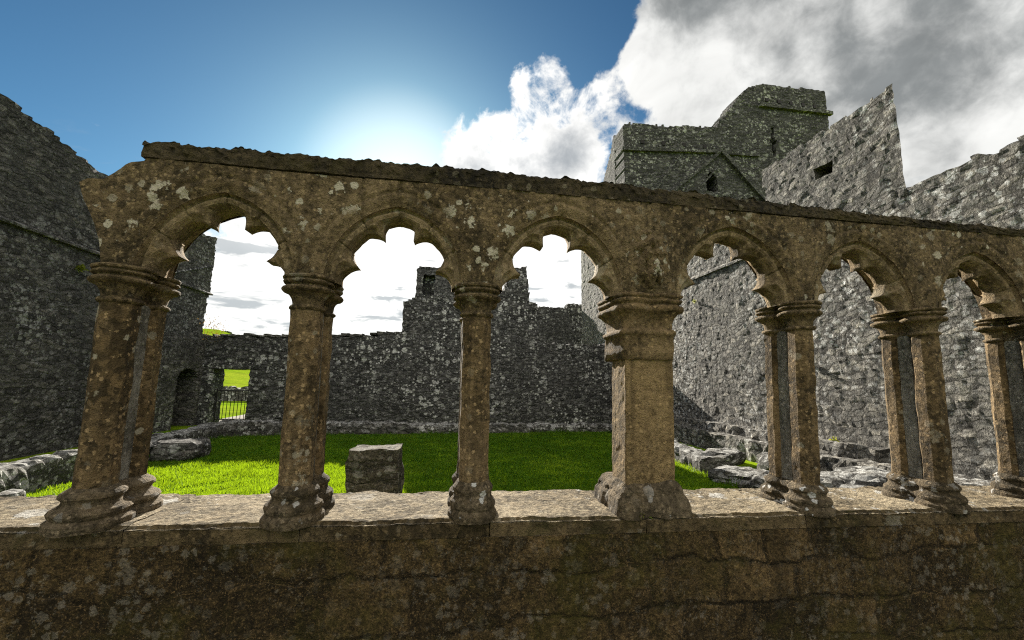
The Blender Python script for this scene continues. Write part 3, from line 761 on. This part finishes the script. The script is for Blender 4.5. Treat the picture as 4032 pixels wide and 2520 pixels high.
# ------------------------------------------------------------------ low walls round the lawn
def low_wall(path, w, hts, label, seed, s=.07):
    pts = []; L = [0]
    for i in range(1, len(path)): L.append(L[-1] + math.dist(path[i], path[i - 1]))
    n = int(L[-1] / s); rings = []
    cs = [(-.5, 0), (-.5, .25), (-.5, .5), (-.49, .75), (-.45, .93), (-.32, 1), (-.16, 1.02), (0, 1), (.16, 1.02), (.32, 1), (.45, .93), (.49, .75), (.5, .5), (.5, .25), (.5, 0)]
    for k in range(n + 1):
        d = L[-1] * k / n; x = interp(L, [p[0] for p in path], d); y = interp(L, [p[1] for p in path], d)
        d2 = min(L[-1], d + .3); d1 = max(0, d - .3)
        tx = interp(L, [p[0] for p in path], d2) - interp(L, [p[0] for p in path], d1); ty = interp(L, [p[1] for p in path], d2) - interp(L, [p[1] for p in path], d1)
        l = math.hypot(tx, ty); nx, ny = ty / l, -tx / l
        h = interp([t * L[-1] for t in np.linspace(0, 1, len(hts))], hts, d)
        ring = []
        for a, b in cs:
            px, py, pz = x + nx * a * w, y + ny * a * w, b * h - .02
            dd, vp = noise.voronoi(Vector((px * 3.5, py * 3.5, pz * 6 + seed)))
            e = min(1, (dd[1] - dd[0]) * 3)
            o = .05 * (noise.cell(vp[0] * 2.9) * .5 + .5) * e + .02 * fbm((px, py, pz + seed), 8, 3)
            ring.append((px + nx * o * (1 if a > .3 else -1 if a < -.3 else 0), py + ny * o * (1 if a > .3 else -1 if a < -.3 else 0), pz + (o * 1.3 if b > .8 else 0)))
        rings.append(ring)
    v, f = loft(rings)
    b0 = path[0]
    o = link('low_wall', [(x - b0[0], y - b0[1], z) for x, y, z in v], f, M_LOW); o.location = (b0[0], b0[1], 0)
    return tag(o, label, 'low wall', 'low rubble walls round the lawn')
low_wall([(LEFT_X(y) - .24, y) for y in (.7, 2, 4, 6, 8, 10.3)], .46, [.40, .44, .42, .34, .34, .36], 'low lichened rubble wall along the left side of the lawn', 1)
low_wall([(x, FAR_Y(x) + .30) for x in (-5.9, -4, -2, 0, 2, 4, 5.6)], .46, [.40, .36, .32, .28, .26, .24, .22], 'low white-crusted rubble wall along the far side of the lawn', 5)
low_wall([(RIGHT_X(y) + .24, y) for y in (10.6, 9, 7, 5.4, 4.9)], .46, [.25, .27, .30, .30, .28], 'low broken rubble wall along the right side of the lawn', 9)

def stone(name, x, y, z, sx, sy, sz, rot, label, cat, seed, mat=None, group=None, blocky=.6):
    n = 22; m = 12; rings = []
    for j in range(1, m):
        ph = math.pi * j / m - math.pi / 2; ring = []
        for i in range(n):
            th = 2 * math.pi * i / n
            d = [math.cos(ph) * math.cos(th), math.cos(ph) * math.sin(th), math.sin(ph)]
            mx = max(abs(q) for q in d); k = 1 / mx * blocky + (1 - blocky)
            k *= 1 + .16 * fbm((d[0] + seed, d[1], d[2]), 1.6, 3)
            ring.append((d[0] * k * sx, d[1] * k * sy, d[2] * k * sz + sz * .8))
        rings.append(ring)
    v, f = loft(rings)
    o = link(name, wobble(v, .02 * min(1, sx * 3), 8, (seed, 0, 0)), f, mat or M_LOW)
    o.location = (x, y, z); o.rotation_euler.z = rot
    return tag(o, label, cat, group)
stone('fallen_slab', 4.86, 4.25, .0, .38, .34, .12, .3, 'broad flat slab at the broken end of the right low wall', 'stone', 1, blocky=.85)
stone('boulder', 4.72, 3.55, 0, .22, .20, .16, .5, 'rounded white-streaked boulder in front of the flat slab at right', 'boulder', 3, blocky=.3)
stone('fallen_stone', -5.0, 7.15, 0, .42, .40, .20, .2, 'squarish stump of masonry jutting from the left low wall into the lawn', 'stone', 6, mat=M_RUBL, blocky=.6)
stone('fallen_stone', -5.0, 3.9, 0, .12, .14, .12, .2, 'dark stone on the grass at the left edge of the photo', 'stone', 8, blocky=.7)
FG = 'rubble heaped along the right wall foot'
for i, (x, y, sx, sy, sz, r, t) in enumerate([(5.55, 3.6, .35, .45, .16, .2, 'flat rubble stone just right of the first column past the pier'),
        (6.0, 4.6, .5, .35, .2, 1.2, 'long ledge stone lying against the right wall foot'), (5.45, 2.7, .3, .3, .15, .7, 'pale stone behind the sill left of the second column past the pier'),
        (6.1, 3.2, .45, .4, .22, .1, 'large grey stone at the right wall foot between two columns'), (5.75, 1.75, .35, .28, .22, 2.2, 'sunlit stone behind the sill near the right edge of the photo'),
        (6.3, 2.2, .4, .3, .2, .8, 'dark stone against the right wall near the right edge'), (5.7, 5.8, .4, .3, .14, .4, 'low flat stone behind the right low wall')]):
    stone('fallen_stone', x, y, 0, sx, sy, sz, r, t, 'stone', 20 + i * 3, group=FG, blocky=.75)

# ------------------------------------------------------------------ ruined walls of the court
def ragged(v, amp, s=2.2, seed=0): return amp * fbm((v, seed, 0), s, 3)
def build_far_wall():
    Yw = 13.0
    root = thing('ruined_wall', (0, Yw, 0), 'dark rubble wall across the far side of the court with doorway and broken stepped top', 'wall')
    top_x = [-9, -7.8, -6.6, -5.1, -3.3, -2.0, -1.62, -1.60, -1.18, -1.17, 1.88, 1.9, 2.16, 2.18, 2.95, 3.10, 3.40, 3.45, 4.0, 8]
    top_z = [2.9, 2.92, 2.95, 2.98, 3.03, 3.18, 3.25, 4.38, 4.50, 5.72, 5.75, 4.9, 4.95, 5.9, 5.95, 4.6, 4.55, 3.05, 3.03, 3.0]
    def inside(x, z):
        t = interp(top_x, top_z, x) + ragged(x, .07, 4)
        if -7.6 < x < -6.47 and z < 1.83: return False
        if -.94 < x < -.50 and 4.62 < z < 5.42: return False
        if z > t: return False
        return True
    slab('masonry', inside, -8.8, 7.9, -.1, 6.2, .06, .75, lambda u, v, d: (u, d, v), M_RUB, root, seed=2, relief=.02, rs=(3.6, 10))
    # blind window in the tall stump
    v, f = box_grid(-1.05, -.40, .32, .5, 4.5, 5.5, .06); link('blind_window', wobble(v, .012, 7), f, M_RUB, root)
    v, f = box_grid(-7.9, -6.2, -.03, .5, 1.835, 1.98, .07); link('lintel', wobble(v, .02, 6), f, M_RUB, root)
    # loose capping stones along the low stretch of the top
    verts = []; faces = []
    x = -7.5
    while x < -1.7:
        w = rnd.uniform(.18, .42); h = rnd.uniform(.05, .11); z = interp(top_x, top_z, x + w / 2) + rnd.uniform(-.06, .02)
        v, f = box_grid(x, x + w - .02, rnd.uniform(-.05, .0), .7, z, z + h, .09)
        a = rnd.uniform(-.14, .14); v = wobble([(p[0], p[1], p[2] + (p[0] - x) * a) for p in v], .03, 6)
        b = len(verts); verts += v; faces += [tuple(i + b for i in q) for q in f]; x += w
    link('capping', verts, faces, M_LOW, root)
build_far_wall()

def build_back_wall():
    root = thing('ruined_wall', (4.5, 19.5, 0), 'grey stretch of wall set back behind the far wall beside the church', 'wall')
    def inside(x, z):
        t = 5.62 if x < 2.1 else 5.85
        return z < t + ragged(x, .06, 4, 3)
    slab('masonry', inside, -3.5, 3.5, 0, 6.2, .08, .6, lambda u, v, d: (u, d, v), M_RUB, root, seed=8)
build_back_wall()

def build_left_wall():
    Xw = -7.9
    root = thing('ruined_wall', (Xw, 6, 0), 'tall shaded rubble wall along the left side of the court with a string course', 'wall')
    ty = [-6, 4.5, 5.9, 6.7, 8.2, 10, 12, 12.9]; tz = [6.9, 6.75, 6.45, 6.35, 6.1, 6.15, 6.1, 6.25]
    def inside(y, z):
        if z > interp(ty, tz, y) + ragged(y, .06, 3, 5): return False
        if 11.75 < y < 12.8 and z < 1.82 - .25 * ((y - 12.27) / .53) ** 2: return False
        if z > 2.95 and y > 12.85 + .08 * fbm((z, 2, 0), 2.5, 3) + (-.12 if z < 4.3 else 0): return False
        return True
    slab('masonry', inside, -6, 13.0, -.1, 7.1, .06, .9, lambda u, v, d: (-d, u - 6, v), M_RUBL, root, seed=4, relief=.02, rs=(3.6, 10))
    v, f = box_grid(-.88, -.62, 5.6, 6.95, -.1, 2.0, .1); link('niche_back', wobble(v, .02, 4), f, M_RUBL, root)
    def strip(y0, z0, y1, z1, t=.07, pr=.07):
        n = 60; rings = []
        for k in range(n + 1):
            q = k / n; y = y0 + (y1 - y0) * q; z = z0 + (z1 - z0) * q
            rings.append([(-.02, y, z - t / 2), (pr, y, z - t / 2), (pr + .01, y, z), (-.02, y, z + t / 2 + .04)])
        v, f = loft(rings); return wobble(v, .014, 5), f
    v, f = strip(-10, 4.28, 6.88, 4.30, .08, .09); link('string_course', v, f, M_RUBL, root)
    v, f = strip(4.95, 4.55, 6.8, 5.25, .05, .04); link('roof_crease', v, f, M_RUB, root)
build_left_wall()

def build_right_wall():
    Xw = 7.0
    root = thing('ruined_wall', (Xw, 6, 0), 'pale rubble wall along the right side of the court rising to a pointed gable end', 'wall')
    ty = [-6, 5.6, 5.7, 6.6, 6.61, 7.6, 7.62, 9, 12.6, 12.9, 13, 18.3]; tz = [4.68, 4.68, 5.0, 5.05, 5.5, 5.6, 6.0, 6.0, 6.1, 6.4, 8.6, 8.8]
    def inside(y, z):
        if z > interp(ty, tz, y) + ragged(y, .07, 3, 1): return False
        return True
    slab('masonry', inside, -6, 18.3, -.1, 9.0, .045, .9, lambda u, v, d: (d, u - 6, v), M_RUBR, root, seed=6, relief=.010, rs=(4.8, 9.5))
    def gin(y, z):
        if z > 6.44 + ragged(y, .05, 3, 7): return False
        if 4.05 < y < 4.42 and 5.55 < z < 5.78: return False
        if y > 5.68 + .1 * fbm((z, 0, 4), 3, 2): return False
        return True
    def gplace(u, v, d):
        t = max(0, 1 - (u - 2.92) / 1.5)
        return (d + .002, u - 6 + d * 1.15 * t, v)
    slab('gable', gin, 2.92, 5.9, 4.55, 6.55, .045, .5, gplace, M_RUBR, root, seed=9, relief=.010, rs=(4.8, 9.5))
    v, f = box_grid(.45, .52, -2.0, -1.5, 5.5, 5.85, .1); link('recess_back', wobble(v, .01, 5), f, M_RUB, root)
    def strip(y0, y1, z, t=.09, pr=.045):
        rings = []
        for k in range(81):
            y = y0 + (y1 - y0) * k / 80
            rings.append([(.03, y, z - t / 2), (-pr, y, z - t / 2), (-pr, y, z), (.03, y, z + t / 2 + .05)])
        v, f = loft(rings); return wobble(v, .014, 5), f
    v, f = strip(.1, 7.0, 4.60); link('string_course', v, f, M_RUBR, root)
    # bench of dressed stone along the foot of the wall
    v, f = box_grid(-.62, .0, -4.5, 6.8, -.05, .42, .09); link('bench', wobble(v, .05, 3.3), f, M_RUBR, root)
    v, f = box_grid(-.34, .0, -2.4, 6.8, .42, .62, .09); link('bench_back', wobble(v, .05, 3.3), f, M_RUBR, root)
build_right_wall()

def build_tower():
    Yt = 18.0
    root = thing('church_tower', (16, Yt, 0), 'tall grey church tower with broken top rising behind the right wall', 'tower')
    tx = [9.4, 9.55, 12, 15.4, 15.6, 17.1, 17.9, 18.7, 20, 23.2, 23.4]; tz = [15.6, 16.2, 16.35, 16.7, 17.1, 19.0, 19.7, 19.95, 20.0, 20.15, 20.15]
    def inside(x, z):
        if z > interp(tx, tz, x) + ragged(x, .10, 3, 2): return False
        if abs(x - 19.15) < .10 and 15.2 < z < 17.1: return False
        if abs(x - 19.15) < .2 and 16.05 < z < 16.3: return False
        if abs(x - 14.85) < .32 and 12.6 < z < 13.75 - .35 * ((x - 14.85) / .32) ** 2: return False
        return True
    slab('front_wall', inside, 9.45, 23.2, 0, 20.6, .12, 1.2, lambda u, v, d: (u - 16, d, v), M_TOW, root, seed=1, jit=.25, relief=.05, rs=(2.2, 5))
    Tz = lambda z: interp([0, 8.5, 12.6, 15.3, 16.2], [8.0, 7.3, 4.6, 1.9, 1.3], z)
    slab('side_wall', lambda y, z: y < Yt + Tz(z) and z < 16.3 + ragged(y, .1, 3, 6), 19.2, 26.2, 0, 16.5, .14, 1.0, lambda u, v, d: (9.45 - 16 + d, u - Yt, v), M_TOW, root, seed=3, jit=.25)
    slab('side_wall', lambda y, z: z < 20 + ragged(y, .15, 3, 9), 19.2, 26.2, 0, 20.5, .2, 1.0, lambda u, v, d: (22.2 - 16 + d, u - Yt, v), M_TOW, root, seed=5, jit=.25)
    v, f = box_grid(-1.6, -.7, 1.0, 1.25, 12.2, 14.2, .3); link('window_recess', v, f, M_IRON_SHADE, root)  # near-black panel stands in for the shade inside the window
    v, f = box_grid(2.85, 3.45, 1.0, 1.25, 15.0, 17.4, .3); link('slit_recess', v, f, M_IRON_SHADE, root)  # shade behind the slit, painted as a near-black panel
    def bar(x0, z0, x1, z1, t, pr):
        n = 40; rings = []
        lx, lz = x1 - x0, z1 - z0; l = math.hypot(lx, lz); nx, nz = -lz / l * t, lx / l * t
        for k in range(n + 1):
            q = k / n; x = x0 + lx * q - 16; z = z0 + lz * q
            rings.append([(x - nx, .05, z - nz), (x - nx, -pr, z - nz), (x + nx, -pr, z + nz), (x + nx, .05, z + nz)])
        v, f = loft(rings); return wobble(v, .03, 2), f
    for a in ((9.3, 14.55, 15.4, 15.05, .10, .16), (15.6, 15.0, 18.0, 15.1, .08, .12), (18.3, 18.45, 23.45, 18.55, .10, .18)):
        v, f = bar(*a); link('string_course', v, f, M_TOW, root)
    for a in ((11.6, 11.7, 15.5, 15.1, .09, .14), (15.5, 15.1, 19.0, 11.4, .12, .22), (13.2, 11.7, 15.5, 14.4, .05, .06), (9.9, 10.4, 13.0, 14.7, .05, .06)):
        v, f = bar(*a); link('roof_crease', v, f, M_TOW, root)
    for x, z in [(18.9 + .85 * k, 18.9) for k in range(5)] + [(10.6 + 1.3 * k, 15.15 + .05 * k) for k in range(4)]:
        v, f = box_grid(x - 16 - .11, x - 16 + .11, -.05, .1, z - .1, z + .13, .2); link('putlog_hole_shade', v, f, M_IRON_SHADE, root)  # solid near-black blocks, painted as the shade of holes
build_tower()

# ------------------------------------------------------------------ gate, field beyond
def build_gate():
    root = thing('iron_gate', (-7.05, 13.35, 0), 'black iron bar gate closing the doorway in the far wall', 'gate')
    def bar(a, b, r):
        a, b = Vector(a), Vector(b); d = (b - a).normalized(); s = d.orthogonal().normalized(); t = d.cross(s); n = 8
        rings = [[tuple(p + r * (math.cos(2 * math.pi * k / n) * s + math.sin(2 * math.pi * k / n) * t)) for k in range(n)] for p in (a, b)]
        return loft(rings)
    verts = []; faces = []
    for a, b in (((-.5, 0, .15), (.5, 0, .15)), ((-.5, 0, 1.1), (.5, 0, 1.1)), ((-.5, 0, .05), (-.5, 0, 1.16)), ((.5, 0, .05), (.5, 0, 1.12))):
        v, f = bar(a, b, .02); o = len(verts); verts += v; faces += [tuple(i + o for i in q) for q in f]
    link('gate_frame', verts, faces, M_IRON_SHADE, root)
    for k in range(8):
        x = -.5 + (k + 1) / 9
        v, f = bar((x, 0, .15), (x, 0, 1.1), .011); link('bar', v, f, M_IRON_SHADE, root)
    v, f = bar((-.56, 0, 0), (-.56, 0, 1.25), .03); link('post', v, f, M_IRON_SHADE, root)
build_gate()

def build_field():
    def inside(x, z): return z < .85 + ragged(x, .1, 3, 4)
    o = slab('field_wall', inside, -24, -4, -.1, 1.1, .10, .5, lambda u, v, d: (u + 14, d, v), M_LOW, None, seed=12)
    o.location = (-14, 27, 0); tag(o, 'dry stone field wall seen through the bars of the gate', 'wall')
    # bushes on the skyline
    def bush(x, y, w, h, label):
        z0 = ground_z(x, y); root = thing('hedge_bush', (x, y, z0 - .2), label, 'bush', 'hedge bushes on the hilltop')
        r = random.Random(int(x * 7)); verts = []; faces = []
        for _ in range(900):
            while True:
                p = Vector((r.uniform(-1, 1), r.uniform(-1, 1), r.uniform(-.1, 1)))
                if p.length < 1 - .3 * noise.noise(p * 2.5 + Vector((x, 0, 0))): break
            c = Vector((p.x * w, p.y * w * .6, p.z * h)); s = .22
            a = Vector((r.gauss(0, 1), r.gauss(0, 1), r.gauss(0, 1))).normalized() * s; b = a.orthogonal().normalized() * s * .7
            k = len(verts); verts += [tuple(c - a), tuple(c + b), tuple(c + a), tuple(c - b)]; faces.append((k, k + 1, k + 2, k + 3))
        link('foliage', verts, faces, M_HEDGE, root)
        v, f = loft([[(.15 * math.cos(i * .785), .15 * math.sin(i * .785), z) for i in range(8)] for z in (-.3, h * .5)]); link('stem', v, f, M_TRUNK, root)
    for az, w, h, t in ((-24.9, 2.2, 2.1, 'dark rounded bush on the hilltop right of the tall left wall'), (-26.2, 3.2, 1.1, 'low flat bush on the hilltop beside the tall left wall'), (-24.1, 1.8, 1.3, 'smaller bush on the hilltop, farthest right of the hedge')):
        d = 228; bush(math.sin(R_(az)) * d, math.cos(R_(az)) * d - 2, w, h, t)
build_field()

# ------------------------------------------------------------------ plants growing on the stone
def plant(x, y, z, nrm, size, n, label, mat, cat='plant', name='wall_fern', spread=.25):
    r = random.Random(int((x + y * 3 + z * 7) * 100)); verts = []; faces = []
    nrm = Vector(nrm)
    for _ in range(n):
        d = (nrm * r.uniform(.2, 1) + Vector((r.gauss(0, .6), r.gauss(0, .6), r.gauss(.15, .6)))).normalized()
        l = size * r.uniform(.4, 1); b = Vector((r.gauss(0, 1), r.gauss(0, 1), r.gauss(0, 1))) * size * spread
        side = d.cross(Vector((r.gauss(0, 1), r.gauss(0, 1), r.gauss(0, 1)))).normalized() * l * .16
        tip = b + d * l + Vector((0, 0, -l * .25)); mid = b + d * l * .5
        k = len(verts); verts += [tuple(b), tuple(mid + side), tuple(tip), tuple(mid - side)]; faces.append((k, k + 1, k + 2, k + 3))
    o = link(name, verts, faces, mat); o.location = (x, y, z)
    return tag(o, label, cat, 'small plants rooted in the walls')
plant(6.95, 5.05, 2.05, (-1, 0, 0), .06, 70, 'yellow-green tuft on the right wall between the two columns right of the pier', M_FERN)
plant(6.9, 4.45, .62, (-1, 0, .3), .08, 70, 'yellow-green tuft low on the right wall above its foot', M_FERN)
plant(6.95, 8.4, 3.9, (-1, 0, 0), .06, 70, 'green tuft high on the right wall just right of the pier capital', M_FERN)
plant(-7.87, 7.9, 3.85, (1, 0, 0), .12, 70, 'green tuft on the left wall under the string course', M_FERN)
plant(-.66, .2, 2.70, (0, 0, 1), .035, 40, 'tiny sprig growing on top of the mossy coping', M_HEDGE)
plant(-7.7, 12.92, 3.1, (.2, -.4, .2), .09, 260, 'rusty dry ivy at the corner of the left and far walls', M_RUST, name='dry_ivy', spread=2.2)
plant(1.0, .045, .94, (0, -1, .4), .05, 50, 'green moss tuft at the foot of the square pier', M_FERN)
plant(4.9, 3.1, .05, (0, 0, 1), .22, 70, 'green weed tuft behind the sill right of the boulder', M_FERN)

# ------------------------------------------------------------------ render settings
sc.view_settings.view_transform = 'Standard'; sc.view_settings.look = 'None'
sc.view_settings.exposure = 1.6; sc.view_settings.gamma = 1.0
sc.render.engine = 'CYCLES'
sc.cycles.use_denoising = False; sc.cycles.pixel_filter_type = 'BLACKMAN_HARRIS'; sc.cycles.filter_width = 1.15
sc.cycles.max_bounces = 6; sc.cycles.diffuse_bounces = 4
